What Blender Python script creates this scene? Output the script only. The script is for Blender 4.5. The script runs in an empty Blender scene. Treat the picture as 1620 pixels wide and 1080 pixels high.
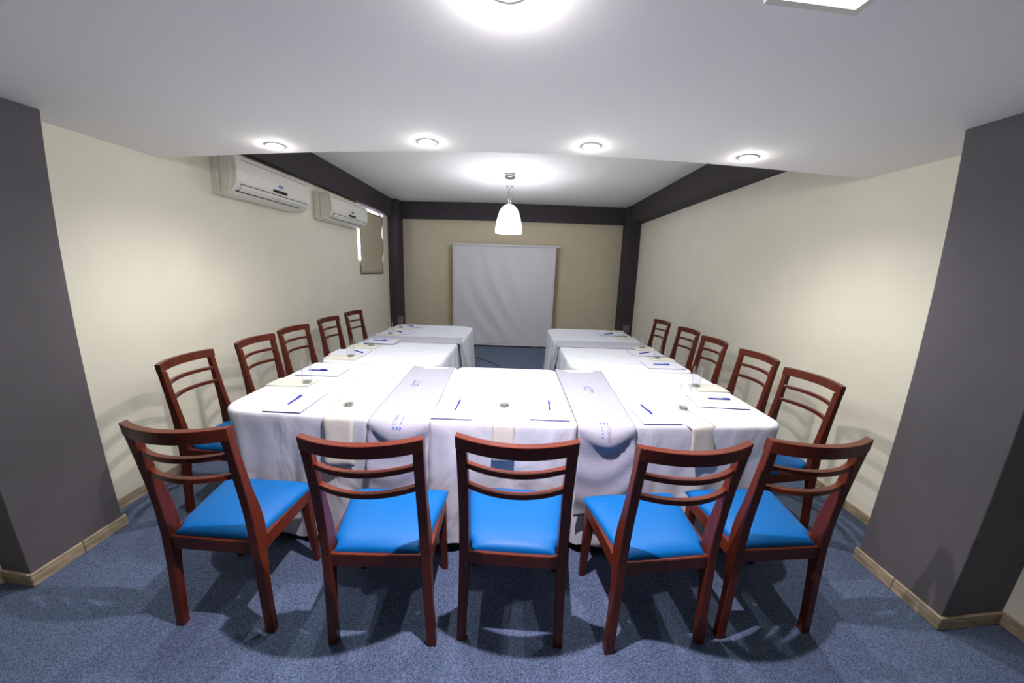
import bpy, bmesh, math, random
from mathutils import Vector, Matrix
random.seed(7)
sc = bpy.context.scene
COL = sc.collection
PI = math.pi

# ------------------------------------------------------------------ camera (real wide-angle lens with mild barrel bend)
cam = bpy.data.cameras.new('camera')
camo = bpy.data.objects.new('camera', cam)
COL.objects.link(camo)
cam.type = 'PANO'
cam.panorama_type = 'FISHEYE_LENS_POLYNOMIAL'
cam.sensor_fit = 'HORIZONTAL'
cam.sensor_width = 36.0
cam.sensor_height = 24.0
cam.fisheye_fov = math.radians(178)
cam.fisheye_polynomial_k0 = 0.0
cam.fisheye_polynomial_k1 = -0.08450676515047775
cam.fisheye_polynomial_k2 = 0.0006807415035960719
cam.fisheye_polynomial_k3 = 7.798925486222037e-05
cam.fisheye_polynomial_k4 = -2.0055999098081553e-06
cam.clip_start = 0.02
RR = ((0.999466, 0.009574, 0.031232), (-0.003161, 0.979944, -0.199249), (-0.032513, 0.199044, 0.979451))
M = Matrix.Identity(4)
for i in range(3):
    M[i][0] = RR[0][i]; M[i][1] = RR[2][i]; M[i][2] = -RR[1][i]
M.translation = Vector((0, 0, 1.5))
camo.matrix_world = M
sc.camera = camo

# ------------------------------------------------------------------ world (daylight outside the one window) and exposure
w = bpy.data.worlds.new('world'); sc.world = w; w.use_nodes = True
w.node_tree.nodes['Background'].inputs[0].default_value = (0.80, 0.80, 1.0, 1)
w.node_tree.nodes['Background'].inputs[1].default_value = 3.0
sc.view_settings.view_transform = 'Standard'
sc.view_settings.look = 'None'
sc.view_settings.exposure = 0.92
sc.view_settings.gamma = 1.0
sc.view_settings.use_curve_mapping = False
sc.cycles.sample_clamp_indirect = 4.0
sc.cycles.max_bounces = 10
SPOT_FRONT = 33.0      # row of four downlights by the ceiling edge
SPOT_MID = 114.0        # spot above the near chairs
LAMP_SQUARE = 3.0
PENDANT = 14.5

# ------------------------------------------------------------------ materials
def nodes(name):
    m = bpy.data.materials.new(name); m.use_nodes = True
    nt = m.node_tree
    return m, nt, nt.nodes['Principled BSDF']
def mat(name, col, rough=0.6, spec=0.5, metal=0.0, var=0.0, vscale=8.0, bump=0.0, bscale=200.0, stretch=None, coat=0.0, sheen=0.0):
    m, nt, b = nodes(name)
    b.inputs['Base Color'].default_value = (*col, 1)
    b.inputs['Roughness'].default_value = rough
    b.inputs['Metallic'].default_value = metal
    b.inputs['Specular IOR Level'].default_value = spec
    b.inputs['Coat Weight'].default_value = coat
    b.inputs['Sheen Weight'].default_value = sheen
    tc = nt.nodes.new('ShaderNodeTexCoord'); mp = nt.nodes.new('ShaderNodeMapping')
    nt.links.new(tc.outputs['Object'], mp.inputs[0])
    if stretch: mp.inputs['Scale'].default_value = stretch
    if var > 0:
        n = nt.nodes.new('ShaderNodeTexNoise'); n.inputs['Scale'].default_value = vscale; n.inputs['Detail'].default_value = 4
        r = nt.nodes.new('ShaderNodeValToRGB')
        r.color_ramp.elements[0].position = .3; r.color_ramp.elements[1].position = .7
        r.color_ramp.elements[0].color = (*[max(0, c * (1 - var)) for c in col], 1)
        r.color_ramp.elements[1].color = (*[min(1, c * (1 + var)) for c in col], 1)
        nt.links.new(mp.outputs[0], n.inputs['Vector']); nt.links.new(n.outputs['Fac'], r.inputs[0]); nt.links.new(r.outputs[0], b.inputs['Base Color'])
    if bump > 0:
        n2 = nt.nodes.new('ShaderNodeTexNoise'); n2.inputs['Scale'].default_value = bscale; n2.inputs['Detail'].default_value = 3
        bp = nt.nodes.new('ShaderNodeBump'); bp.inputs['Strength'].default_value = bump; bp.inputs['Distance'].default_value = 0.004
        nt.links.new(mp.outputs[0], n2.inputs['Vector']); nt.links.new(n2.outputs['Fac'], bp.inputs['Height']); nt.links.new(bp.outputs[0], b.inputs['Normal'])
    return m
def emis(name, col, s):
    m = bpy.data.materials.new(name); m.use_nodes = True; nt = m.node_tree
    for n in list(nt.nodes): nt.nodes.remove(n)
    e = nt.nodes.new('ShaderNodeEmission'); o = nt.nodes.new('ShaderNodeOutputMaterial')
    e.inputs[0].default_value = (*col, 1); e.inputs[1].default_value = s
    nt.links.new(e.outputs[0], o.inputs[0]); return m

WALL = mat('cream wall paint', (.85, .815, .655), .75, .3, var=.02, vscale=3, bump=.08, bscale=60)
WALLB = mat('taupe wall paint', (.68, .60, .42), .8, .3, var=.03, vscale=4, bump=.08, bscale=60)
CEIL = mat('white ceiling paint', (.95, .925, .87), .85, .2, bump=.03, bscale=40)
DARK = mat('charcoal paint', (.120, .112, .118), .75, .3, var=.05, vscale=6, bump=.1, bscale=70)
DARK2 = mat('near black paint', (.055, .046, .052), .7, .3, var=.05, vscale=6, bump=.06, bscale=70)
TILE = mat('beige skirting tile', (.37, .30, .19), .45, .5, var=.35, vscale=9, stretch=(1, 1, 6))
GROUT = mat('grout', (.10, .08, .06), .9)
WOOD = mat('mahogany stained wood', (.098, .018, .008), .30, .25, var=.22, vscale=10, stretch=(9, 9, 1))
SEAT = mat('bright blue vinyl', (.0, .105, .33), .44, .22, var=.03, vscale=3, bump=.12, bscale=420)
CLOTH = mat('white tablecloth cotton', (.60, .625, .665), .85, .2, bump=.15, bscale=500, sheen=.1)
def add_wrinkles(m, scale, dist, stretch):
    nt = m.node_tree; b = nt.nodes['Principled BSDF']
    tc = nt.nodes.new('ShaderNodeTexCoord'); mp = nt.nodes.new('ShaderNodeMapping'); mp.inputs['Scale'].default_value = stretch
    n = nt.nodes.new('ShaderNodeTexNoise'); n.inputs['Scale'].default_value = scale; n.inputs['Detail'].default_value = 2; n.inputs['Distortion'].default_value = .6
    bp = nt.nodes.new('ShaderNodeBump'); bp.inputs['Strength'].default_value = .5; bp.inputs['Distance'].default_value = dist
    old = b.inputs['Normal'].links[0].from_socket
    nt.links.new(tc.outputs['Object'], mp.inputs[0]); nt.links.new(mp.outputs[0], n.inputs['Vector']); nt.links.new(n.outputs['Fac'], bp.inputs['Height'])
    nt.links.new(old, bp.inputs['Normal']); nt.links.new(bp.outputs[0], b.inputs['Normal'])
add_wrinkles(CLOTH, 6, .055, (1, 1, .6))
RUNNER = mat('pale grey slub linen', (.335, .345, .40), .85, .2, var=.07, vscale=14, bump=.35, bscale=60, stretch=(1, 12, 12))
RUNNER2 = mat('pale grey slub linen across', (.42, .43, .49), .85, .2, var=.07, vscale=14, bump=.35, bscale=60, stretch=(12, 1, 12))
NAPKIN = mat('cream napkin cotton', (.58, .57, .49), .85, .2, bump=.15, bscale=300)
PAPER = mat('white paper', (.58, .595, .66), .7, .3)
PAPERE = mat('blue cover edge', (.10, .10, .35), .6)
INK = mat('blue ink', (.0, .07, .50), .5)
GREYINK = mat('grey ink', (.22, .24, .30), .6)
PENB = mat('dark blue pen plastic', (.01, .02, .35), .25, .6)
TABLEW = mat('dark table top board', (.12, .09, .07), .6)
BLACKM = mat('black steel', (.01, .01, .01), .5)
ACW = mat('ivory air conditioner plastic', (.78, .76, .66), .35, .5)
ACD = mat('dark vent gap', (.015, .02, .05), .6)
ACDISP = mat('black display window', (.01, .01, .015), .15)
ACLOGO = mat('blue oval badge', (.02, .12, .45), .3)
ACGREY = mat('grey seam', (.42, .41, .37), .6)
SCRF = mat('matte screen fabric', (.72, .705, .71), .9, .1, var=.015, vscale=2)
SCRW = mat('white screen bar', (.75, .74, .80), .4)
BLIND = mat('olive beige blind fabric', (.52, .46, .32), .85, .2, bump=.2, bscale=300)
METAL = mat('brushed steel', (.45, .45, .48), .3, .5, metal=.9)
FRAMEW = mat('white window frame', (.75, .75, .75), .4)
CABLE = mat('black cable rubber', (.012, .012, .015), .5)
LENS_F = emis('downlight lens glow', (1.0, .97, .97), 400.0)
HALO = emis('lit reflector cup', (.95, .95, 1.0), 14.0)
LENS_M = emis('mid downlight lens glow', (.97, .95, 1.0), 2200.0)
LENS_S = emis('square lamp glow', (1.0, .98, .80), LAMP_SQUARE)
SHADE = emis('lit opal shade', (.86, .88, 1.0), PENDANT)
# carpet: short speckled pile, blue-grey
def carpet():
    m, nt, b = nodes('blue grey speckled carpet')
    tc = nt.nodes.new('ShaderNodeTexCoord')
    vo = nt.nodes.new('ShaderNodeTexVoronoi'); vo.inputs['Scale'].default_value = 300
    sp = nt.nodes.new('ShaderNodeSeparateColor'); nt.links.new(vo.outputs['Color'], sp.inputs[0])
    n = nt.nodes.new('ShaderNodeTexNoise'); n.inputs['Scale'].default_value = 120; n.inputs['Detail'].default_value = 4
    av = nt.nodes.new('ShaderNodeMath'); av.operation = 'ADD'; av.inputs[1].default_value = 0
    hm = nt.nodes.new('ShaderNodeMath'); hm.operation = 'MULTIPLY'; hm.inputs[1].default_value = .5
    nt.links.new(sp.outputs[0], hm.inputs[0]); nt.links.new(hm.outputs[0], av.inputs[0]); 
    hn = nt.nodes.new('ShaderNodeMath'); hn.operation = 'MULTIPLY'; hn.inputs[1].default_value = .5
    nt.links.new(n.outputs['Fac'], hn.inputs[0]); nt.links.new(hn.outputs[0], av.inputs[1])
    tint = nt.nodes.new('ShaderNodeMix'); tint.data_type = 'RGBA'; tint.inputs[6].default_value = (1.15, .92, 1.0, 1); tint.inputs[7].default_value = (.80, 1.08, 1.0, 1)
    nt.links.new(sp.outputs[1], tint.inputs[0])
    tm = nt.nodes.new('ShaderNodeMix'); tm.data_type = 'RGBA'; tm.blend_type = 'MULTIPLY'; tm.inputs[0].default_value = 1
    r = nt.nodes.new('ShaderNodeValToRGB'); r.color_ramp.elements[0].position = .15; r.color_ramp.elements[1].position = .85
    r.color_ramp.elements[0].color = (.010, .030, .062, 1); r.color_ramp.elements[1].color = (.175, .220, .330, 1)
    n2 = nt.nodes.new('ShaderNodeTexNoise'); n2.inputs['Scale'].default_value = 1.3; n2.inputs['Detail'].default_value = 2
    mx = nt.nodes.new('ShaderNodeMix'); mx.data_type = 'RGBA'; mx.blend_type = 'MULTIPLY'; mx.inputs[0].default_value = .35
    r2 = nt.nodes.new('ShaderNodeValToRGB'); r2.color_ramp.elements[0].position = .4; r2.color_ramp.elements[1].position = .6
    r2.color_ramp.elements[0].color = (.75, .85, .85, 1); r2.color_ramp.elements[1].color = (1, .95, 1, 1)
    bp = nt.nodes.new('ShaderNodeBump'); bp.inputs['Strength'].default_value = .35; bp.inputs['Distance'].default_value = .003
    L = nt.links
    L.new(tc.outputs['Object'], n.inputs['Vector']); L.new(tc.outputs['Object'], n2.inputs['Vector'])
    L.new(tc.outputs['Object'], vo.inputs['Vector']); L.new(av.outputs[0], r.inputs[0]); L.new(n2.outputs['Fac'], r2.inputs[0])
    L.new(r.outputs[0], tm.inputs[6]); L.new(tint.outputs[2], tm.inputs[7]); L.new(tm.outputs[2], mx.inputs[6]); L.new(r2.outputs[0], mx.inputs[7]); L.new(mx.outputs[2], b.inputs['Base Color'])
    L.new(n.outputs['Fac'], bp.inputs['Height']); L.new(bp.outputs[0], b.inputs['Normal'])
    b.inputs['Roughness'].default_value = .95; b.inputs['Specular IOR Level'].default_value = .1
    b.inputs['Sheen Weight'].default_value = .15
    return m
CARPET = carpet()
def glassm(name, col=(1, 1, 1), rough=0.0, ior=1.45):
    m, nt, b = nodes(name)
    b.inputs['Base Color'].default_value = (*col, 1); b.inputs['Roughness'].default_value = rough
    b.inputs['Transmission Weight'].default_value = 1; b.inputs['IOR'].default_value = ior
    return m
def thin_glass():
    m = bpy.data.materials.new('clear thin glass'); m.use_nodes = True; nt = m.node_tree
    for n in list(nt.nodes): nt.nodes.remove(n)
    t = nt.nodes.new('ShaderNodeBsdfTransparent'); t.inputs[0].default_value = (.978, .983, .988, 1)
    g = nt.nodes.new('ShaderNodeBsdfGlossy'); g.inputs['Roughness'].default_value = .03
    lw = nt.nodes.new('ShaderNodeLayerWeight'); lw.inputs[0].default_value = .5
    pw = nt.nodes.new('ShaderNodeMath'); pw.operation = 'POWER'; pw.inputs[1].default_value = 3.5
    f = nt.nodes.new('ShaderNodeMath'); f.operation = 'MULTIPLY_ADD'; f.inputs[1].default_value = .95; f.inputs[2].default_value = .03
    nt.links.new(lw.outputs['Facing'], pw.inputs[0]); nt.links.new(pw.outputs[0], f.inputs[0])
    x = nt.nodes.new('ShaderNodeMixShader'); o = nt.nodes.new('ShaderNodeOutputMaterial')
    nt.links.new(f.outputs[0], x.inputs[0]); nt.links.new(t.outputs[0], x.inputs[1]); nt.links.new(g.outputs[0], x.inputs[2]); nt.links.new(x.outputs[0], o.inputs[0])
    return m
GLASS = thin_glass()
PANE = glassm('window glass', (.95, .97, 1), 0, 1.02)

# ------------------------------------------------------------------ object helpers
def tag(o, label=None, cat=None, group=None, kind=None):
    if label: o['label'] = label
    if cat: o['category'] = cat
    if group: o['group'] = group
    if kind: o['kind'] = kind
    return o
def mesh(name, vs, fs, m, parent=None, smooth=False, mats=None, fm=None):
    me = bpy.data.meshes.new(name)
    me.from_pydata([tuple(v) for v in vs], [], fs)
    for x in (mats or [m]): me.materials.append(x)
    if fm:
        for p, i in zip(me.polygons, fm): p.material_index = i
    if smooth:
        for p in me.polygons: p.use_smooth = True
    me.update()
    o = bpy.data.objects.new(name, me); COL.objects.link(o)
    if parent: o.parent = parent
    return o
def frombm(name, bm, m, parent=None, smooth=False):
    bmesh.ops.recalc_face_normals(bm, faces=bm.faces)
    me = bpy.data.meshes.new(name); bm.to_mesh(me); bm.free(); me.materials.append(m)
    if smooth:
        for p in me.polygons: p.use_smooth = True
    o = bpy.data.objects.new(name, me); COL.objects.link(o)
    if parent: o.parent = parent
    return o
def addbox(bm, x0, x1, y0, y1, z0, z1, bev=0.0, seg=2):
    r = bmesh.ops.create_cube(bm, size=1)
    vs = r['verts']
    for v in vs:
        v.co = Vector(((x0 + x1) / 2 + v.co.x * (x1 - x0), (y0 + y1) / 2 + v.co.y * (y1 - y0), (z0 + z1) / 2 + v.co.z * (z1 - z0)))
    if bev > 0:
        es = list({e for v in vs for e in v.link_edges})
        bmesh.ops.bevel(bm, geom=es, offset=bev, segments=seg, affect='EDGES', profile=.5)
def box(name, x0, x1, y0, y1, z0, z1, m, parent=None, bev=0.0):
    bm = bmesh.new(); addbox(bm, x0, x1, y0, y1, z0, z1, bev)
    return frombm(name, bm, m, parent)
def boxes(name, lst, m, parent=None, bev=0.0):
    bm = bmesh.new()
    for b in lst: addbox(bm, *b, bev)
    return frombm(name, bm, m, parent)
def empty(name, loc, rz=0.0):
    o = bpy.data.objects.new(name, None); COL.objects.link(o); o.location = loc; o.rotation_euler = (0, 0, rz)
    o.empty_display_size = .1
    return o
def lathe(name, prof, n, m, parent=None, loc=(0, 0, 0), smooth=True, closed=False):
    vs = []; fs = []
    for r, z in prof:
        for k in range(n):
            a = 2 * PI * k / n; vs.append((loc[0] + r * math.cos(a), loc[1] + r * math.sin(a), loc[2] + z))
    K = len(prof)
    for i in range(K if closed else K - 1):
        j = (i + 1) % K
        for k in range(n):
            fs.append((i * n + k, i * n + (k + 1) % n, j * n + (k + 1) % n, j * n + k))
    if not closed:
        if prof[0][0] > 1e-5: fs.append(tuple(range(n))[::-1])
        if prof[-1][0] > 1e-5: fs.append(tuple((K - 1) * n + k for k in range(n)))
    o = mesh(name, vs, fs, m, parent, smooth)
    return o
def tube(name, pts, r, m, parent=None, n=8):
    vs = []; fs = []
    P = [Vector(p) for p in pts]
    for i, p in enumerate(P):
        d = (P[min(i + 1, len(P) - 1)] - P[max(i - 1, 0)]).normalized()
        up = Vector((0, 0, 1)) if abs(d.z) < .9 else Vector((1, 0, 0))
        u = d.cross(up).normalized(); v = u.cross(d)
        for k in range(n):
            a = 2 * PI * k / n; vs.append(p + (u * math.cos(a) + v * math.sin(a)) * r)
    for i in range(len(P) - 1):
        for k in range(n): fs.append((i * n + k, i * n + (k + 1) % n, (i + 1) * n + (k + 1) % n, (i + 1) * n + k))
    fs.append(tuple(range(n))[::-1]); fs.append(tuple((len(P) - 1) * n + k for k in range(n)))
    return mesh(name, vs, fs, m, parent, True)
def copy_tree(o, parent=None):
    c = o.copy(); COL.objects.link(c)
    if parent: c.parent = parent
    for ch in [x for x in bpy.data.objects if x.parent == o]: copy_tree(ch, c)
    return c

# ------------------------------------------------------------------ room shell
XL, XR = -2.4537, 2.3495
YN, YW = -3.2, 7.03
ZL, ZH, ZB = 2.2334, 2.7977, 2.477
YE = 2.2876
T = .12
struct = lambda o: tag(o, kind='structure')
struct(box('floor', XL - T, XR + T, YN - T, YW + T, -.1, 0, CARPET))
wy0, wy1, wz0 = 5.385, 6.42, 1.60
WL = struct(boxes('wall_left', [(XL - T, XL, YN, wy0, 0, ZH), (XL - T, XL, wy1, YW + T, 0, ZH), (XL - T, XL, wy0, wy1, 0, wz0), (XL - T, XL, wy0, wy1, ZB + .02, ZH)], WALL))
struct(box('wall_right', XR, XR + T, YN, YW + T, 0, ZH, WALL))
struct(box('wall_back', XL, XR, YW, YW + T, 0, ZH, WALLB))
struct(box('wall_front', XL - T, XR + T, YN - T, YN, 0, ZH, DARK))  # unseen wall, set back and made dark to cut bounce onto chair backs
struct(box('ceiling_high', XL - T, XR + T, YE, YW + T, ZH, ZH + .1, CEIL)).name = 'ceiling'
struct(box('ceiling_low', XL, XR, YN, YE, ZL, ZH, CEIL)).name = 'ceiling_soffit'
struct(box('beam_left', XL, -2.362, YE, 6.69, ZB, ZH, DARK2))
struct(box('beam_right', 2.130, XR, YE, 6.69, ZB, ZH, DARK2))
struct(box('beam_back', -2.262, 2.100, 6.93, YW, ZB, ZH, DARK2))
struct(box('column_left', XL, -2.262, 6.69, YW, 0, ZH, DARK2, bev=.01))
struct(box('column_right', 2.100, XR, 6.69, YW, 0, ZH, DARK2, bev=.01))
PLX, PLY0, PLY1 = -2.272, 1.097, 1.528
PRX, PRY0, PRY1 = 2.000, 1.067, 1.491
struct(box('pillar_left', XL, PLX, PLY0, PLY1, 0, ZL, DARK, bev=.004))
struct(box('pillar_right', PRX, XR, PRY0, PRY1, 0, ZL, DARK, bev=.004))
# skirting of separate tiles
def skirting(name, runs, L=.42):
    root = empty(name, (0, 0, 0)); tag(root, kind='structure')
    cache = {}
    hb, th = .068, .014
    for (ax, ay, bx, by, nx, ny) in runs:
        d = Vector((bx - ax, by - ay)); ln = d.length; d /= ln
        n = max(1, round(ln / L)); s = ln / n
        key = round(s, 4)
        # dark grout strip behind the joints
        for k in range(n):
            if key not in cache:
                bm = bmesh.new(); addbox(bm, .0012, s - .0012, 0, th, 0, hb, .003, 1)
                bmesh.ops.recalc_face_normals(bm, faces=bm.faces)
                me = bpy.data.meshes.new('tile'); bm.to_mesh(me); bm.free(); me.materials.append(TILE); cache[key] = me
            o = bpy.data.objects.new('tile', cache[key]); COL.objects.link(o); o.parent = root
            # local x along run, local y along normal
            px, py = ax + d.x * s * k, ay + d.y * s * k
            if d.x * ny - d.y * nx > 0: o.location = (px, py, 0); ang = math.atan2(d.y, d.x)
            else: o.location = (px + d.x * s, py + d.y * s, 0); ang = math.atan2(-d.y, -d.x)
            o.rotation_euler = (0, 0, ang)
    return root
skirting('baseboard_left', [(XL, PLY1, XL, 6.69, 1, 0), (XL, PLY0, XL, YN, 1, 0)])
skirting('baseboard_right', [(XR, PRY1, XR, 6.69, -1, 0), (XR, PRY0, XR, YN, -1, 0)])
skirting('baseboard_back', [(-2.262, YW, 2.1, YW, 0, -1)])
skirting('baseboard_pillar_left', [(PLX, PLY0 - .014, PLX, PLY1 + .014, 1, 0), (XL + .014, PLY0, PLX, PLY0, 0, -1)], .25)
skirting('baseboard_pillar_right', [(PRX, PRY0 - .014, PRX, PRY1 + .014, -1, 0), (XR - .014, PRY0, PRX, PRY0, 0, -1)], .25)

# window behind the blind
win = empty('window_1', (XL - .07, (wy0 + wy1) / 2, wz0)); tag(win, kind='structure')
def loc(o, root):
    o.location = Vector(o.location) - Vector(root.location); return o
loc(boxes('window_frame', [(XL - .09, XL - .05, wy0, wy0 + .03, wz0, ZB + .02), (XL - .09, XL - .05, wy1 - .03, wy1, wz0, ZB + .02), (XL - .09, XL - .05, wy0, wy1, wz0, wz0 + .03),
    (XL - .09, XL - .05, wy0, wy1, ZB - .0, ZB + .02), (XL - .09, XL - .05, 5.88, 5.91, wz0, ZB)], FRAMEW, win), win)
loc(box('pane', XL - .075, XL - .069, wy0 + .03, wy1 - .03, wz0 + .03, ZB, PANE, win), win)

# ------------------------------------------------------------------ roller blind
bl = empty('roller_blind', (XL + .03, 5.9, 2.43)); tag(bl, 'olive beige roller blind with wavy far edge over the corner window', 'blind')
vs = []; fs = []
NY, NZ = 12, 30
for j in range(NZ + 1):
    z = 1.425 + (2.400 - 1.425) * j / NZ
    for i in range(NY + 1):
        u = i / NY; yf = 6.335 + .02 * math.sin(z * 8) + .03 * (z > 2.0) * (z - 2.0)
        y = 5.42 + (yf - 5.42) * u
        x = XL + .03 + .006 * math.sin(u * 9 + z * 2) + .012 * max(0, u - .85) / .15 * math.sin(z * 14)
        vs.append((x - bl.location.x, y - bl.location.y, z - bl.location.z))
for j in range(NZ):
    for i in range(NY):
        a = j * (NY + 1) + i; fs.append((a, a + 1, a + NY + 2, a + NY + 1))
o = mesh('fabric', vs, fs, BLIND, bl, True); sm = o.modifiers.new('s', 'SOLIDIFY'); sm.thickness = .0015
tube('bottom_bar', [(0, 5.42 - 5.9, 1.42 - 2.43), (0, 6.34 - 5.9, 1.42 - 2.43)], .009, GROUT, bl)
tube('roller', [(0, 5.45 - 5.9, -.035), (0, 6.36 - 5.9, -.035)], .012, BLIND, bl, 12)
tube('bead_cord', [(.02, 5.425 - 5.9, 0), (.02, 5.425 - 5.9, -1.2), (.02, 5.46 - 5.9, -1.2), (.02, 5.46 - 5.9, 0)], .0012, FRAMEW, bl, 5)
for yb_ in (5.43, 6.365): box('bracket', -.03, .015, yb_ - 5.9, yb_ + .007 - 5.9, -.03, .03, FRAMEW, bl)

# ------------------------------------------------------------------ air conditioners on the left wall
def make_ac():
    r = empty('air_conditioner', (XL, 2.72, 2.075))
    L = 1.05
    prof = [(0, .015), (.05, 0), (.13, .008), (.175, .03), (.205, .062), (.222, .115), (.224, .19), (.215, .27), (.195, .312), (.17, .325), (0, .328)]
    def shell(name, y0, y1, sc_, m, parent, prof=prof):
        vs = []; fs = []; n = len(prof)
        st = [(y0, sc_ * .975), (y0 + .006, sc_), (y1 - .006, sc_), (y1, sc_ * .975)]
        for y, s in st:
            for (x, z) in prof: vs.append((x * s, y, .16 + (z - .16) * s))
        for i in range(3):
            for k in range(n): fs.append((i * n + k, i * n + (k + 1) % n, (i + 1) * n + (k + 1) % n, (i + 1) * n + k))
        fs.append(tuple(range(n))); fs.append(tuple(3 * n + k for k in range(n))[::-1])
        return mesh(name, vs, fs, m, parent)
    body = [(0, .012), (.06, 0), (.12, .01), (.155, .04), (.17, .1), (.175, .2), (.17, .29), (.15, .32), (0, .328)]
    shell('casing', 0, L, 1.0, ACW, r, body)
    front = [(.10, .004), (.13, .008), (.175, .03), (.205, .062), (.222, .115), (.224, .19), (.215, .27), (.195, .312), (.16, .326), (.10, .327)]
    shell('front_panel', .004, L - .004, 1.0, ACW, r, front)
    box('wall_plate', 0, .05, -.006, L + .006, .01, .325, ACW, r, .004)
    # curved louver flap between two dark gaps
    def strip(name, pts, y0, y1, m, off=.0015, parent=r):
        vs = []; n = len(pts)
        for y in (y0, y1):
            for (x, z) in pts: vs.append((x + off, y, z - off * .5))
        fs = [(k, k + 1, n + k + 1, n + k) for k in range(n - 1)]
        o = mesh(name, vs, fs, m, parent); s = o.modifiers.new('s', 'SOLIDIFY'); s.thickness = .003; s.offset = 0
        return o
    lv = strip('louver', [(.184, .036), (.207, .062), (.215, .083)], .06, L - .10, ACW, .004)
    strip('air_gap', [(.2145, .083), (.2165, .0885)], .04, L - .09, ACD, .003)
    strip('air_gap', [(.176, .030), (.184, .036)], .03, L - .14, ACD, .003)
    strip('louver_slit', [(.197, .0495), (.199, .052)], .45, L - .12, ACGREY, .006, lv)
    strip('grille_line', [(.2135, .276), (.2120, .282)], .07, L - .08, ACGREY, .002)
    strip('display', [(.2215, .105), (.2245, .130)], .44, .64, ACDISP, .003)
    # oval badge with a pale centre stroke
    ov = empty('badge', (.2265, .55, .166)); ov.parent = r
    vs = [(0, .034 * math.cos(a), .014 * math.sin(a)) for a in [2 * PI * k / 20 for k in range(20)]]
    vs += [(.003, v[1], v[2]) for v in vs]
    fs = [tuple(range(20)), tuple(range(39, 19, -1))] + [(k, (k + 1) % 20, 20 + (k + 1) % 20, 20 + k) for k in range(20)]
    ob = mesh('oval', vs, fs, ACLOGO, ov); mesh('oval_stroke', [(.0036, -.02, -.003), (.0036, .02, -.001), (.0036, .02, .004), (.0036, -.02, .002)], [(0, 1, 2, 3)], FRAMEW, ov)
    lathe('sensor', [(.0001, .003), (.007, .003), (.007, 0)], 10, ACD, r, smooth=False)
    s = [x for x in bpy.data.objects if x.parent == r and x.name.startswith('sensor')][0]
    s.rotation_euler = (0, PI / 2, 0); s.location = (.219, L - .06, .083)
    box('side_tab', .035, .075, -.0085, -.004, .02, .09, ACW, r, .001)
    # outline grooves on the near side
    box('side_groove', .0768, .0776, -.0045, .001, .02, .30, ACGREY, r)
    return r
ac = make_ac()
tag(ac, 'ivory split air conditioner on the left wall, nearer one beside the ceiling edge', 'air conditioner', 'air conditioners on the left wall')
ac2 = copy_tree(ac); ac2.location = (XL, 4.215, 2.070)
ac2['label'] = 'ivory split air conditioner on the left wall, overlapping the window blind'

# ------------------------------------------------------------------ projection screen
ps = empty('projection_screen', (-.23, 6.80, 0)); tag(ps, 'pull-down projection screen with creased grey-white fabric before the back wall', 'projection screen')
X0, X1 = -1.215, .765
vs = []; fs = []; NX, NZ = 60, 60
for j in range(NZ + 1):
    t = j / NZ; z = .055 + (1.985 - .055) * t
    xl = -1.222 + .01 * (1 - t); xr = .775 - .022 * (1 - t)
    for i in range(NX + 1):
        u = i / NX; x = xl + (xr - xl) * u
        # slanting soft creases running down to the right
        d = (u - .30) * 1.1 + (t - 1) * .62
        env = math.exp(-((u - .42) / .28) ** 2) * (.35 + .65 * math.sin(PI * min(1, t * 1.05)))
        y = .017 * math.sin(d * 30 + 2 * math.sin(t * 4)) * env + .006 * math.sin(u * 21 + t * 5) * (1 - t) + .006 * math.sin(PI * u) 
        vs.append((x + .23, y, z))
for j in range(NZ):
    for i in range(NX):
        a = j * (NX + 1) + i; fs.append((a, a + 1, a + NX + 2, a + NX + 1))
o = mesh('screen_fabric', vs, fs, SCRF, ps, True); s = o.modifiers.new('s', 'SOLIDIFY'); s.thickness = .001
box('top_casing', -1.225 + .23, .845 + .23, -.02, .02, 1.985, 2.012, SCRW, ps, .006)
box('bottom_bar', -1.215 + .23, .755 + .23, -.012, .012, .028, .058, SCRW, ps, .004)
box('pull_tab', .435, .455, -.014, -.004, -.0 + .002, .035, SCRW, ps, .002).location.x = .22
for sx in (-1.20, .81):
    box('wall_bracket', sx + .215, sx + .235, .018, .229, 1.99, 2.008, SCRW, ps, .002)
# edge hems
for sx0, sx1 in ((-1.225, -1.208), (.745, .762)):
    mesh('edge_tape', [(sx0 + .235, -.0035, .06), (sx1 + .235, -.0035, .06), (sx1 + .243, -.0035, 1.985), (sx0 + .243, -.0035, 1.985)] if sx0 > 0 else [(sx0 + .24, -.0035, .06), (sx1 + .24, -.0035, .06), (sx1 + .23, -.0035, 1.985), (sx0 + .23, -.0035, 1.985)], [(0, 1, 2, 3)], SCRW, ps).modifiers.new('s', 'SOLIDIFY').thickness = .001

# ------------------------------------------------------------------ pendant lamp
pd = empty('pendant_lamp', (-.112, 4.9, ZH)); tag(pd, 'glowing white bell pendant lamp on thin cables over the open floor', 'lamp')
lathe('ceiling_rose', [(.0001, -.055), (.066, -.052), (.072, -.046), (.072, -.012), (.066, 0)], 32, METAL, pd)
lathe('cable_ring', [(.020, -.160), (.050, -.160), (.052, -.157), (.050, -.154), (.020, -.154)], 28, METAL, pd, closed=True)
Hs, Rs, zt = .375, .183, -.395
pr = [(0.02, 0), (.22, .012), (.40, .055), (.55, .13), (.68, .24), (.80, .40), (.89, .57), (.95, .73), (.99, .88), (1.0, .96), (.985, 1.0)]
outer = [(Rs * a, zt - Hs * b) for a, b in pr]
inner = [(max(.0005, Rs * a - .004), zt - Hs * b - (.004 if b < .5 else 0)) for a, b in reversed(pr)]
lathe('shade', [(.0001, zt)] + outer + inner, 40, SHADE, pd)
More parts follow.
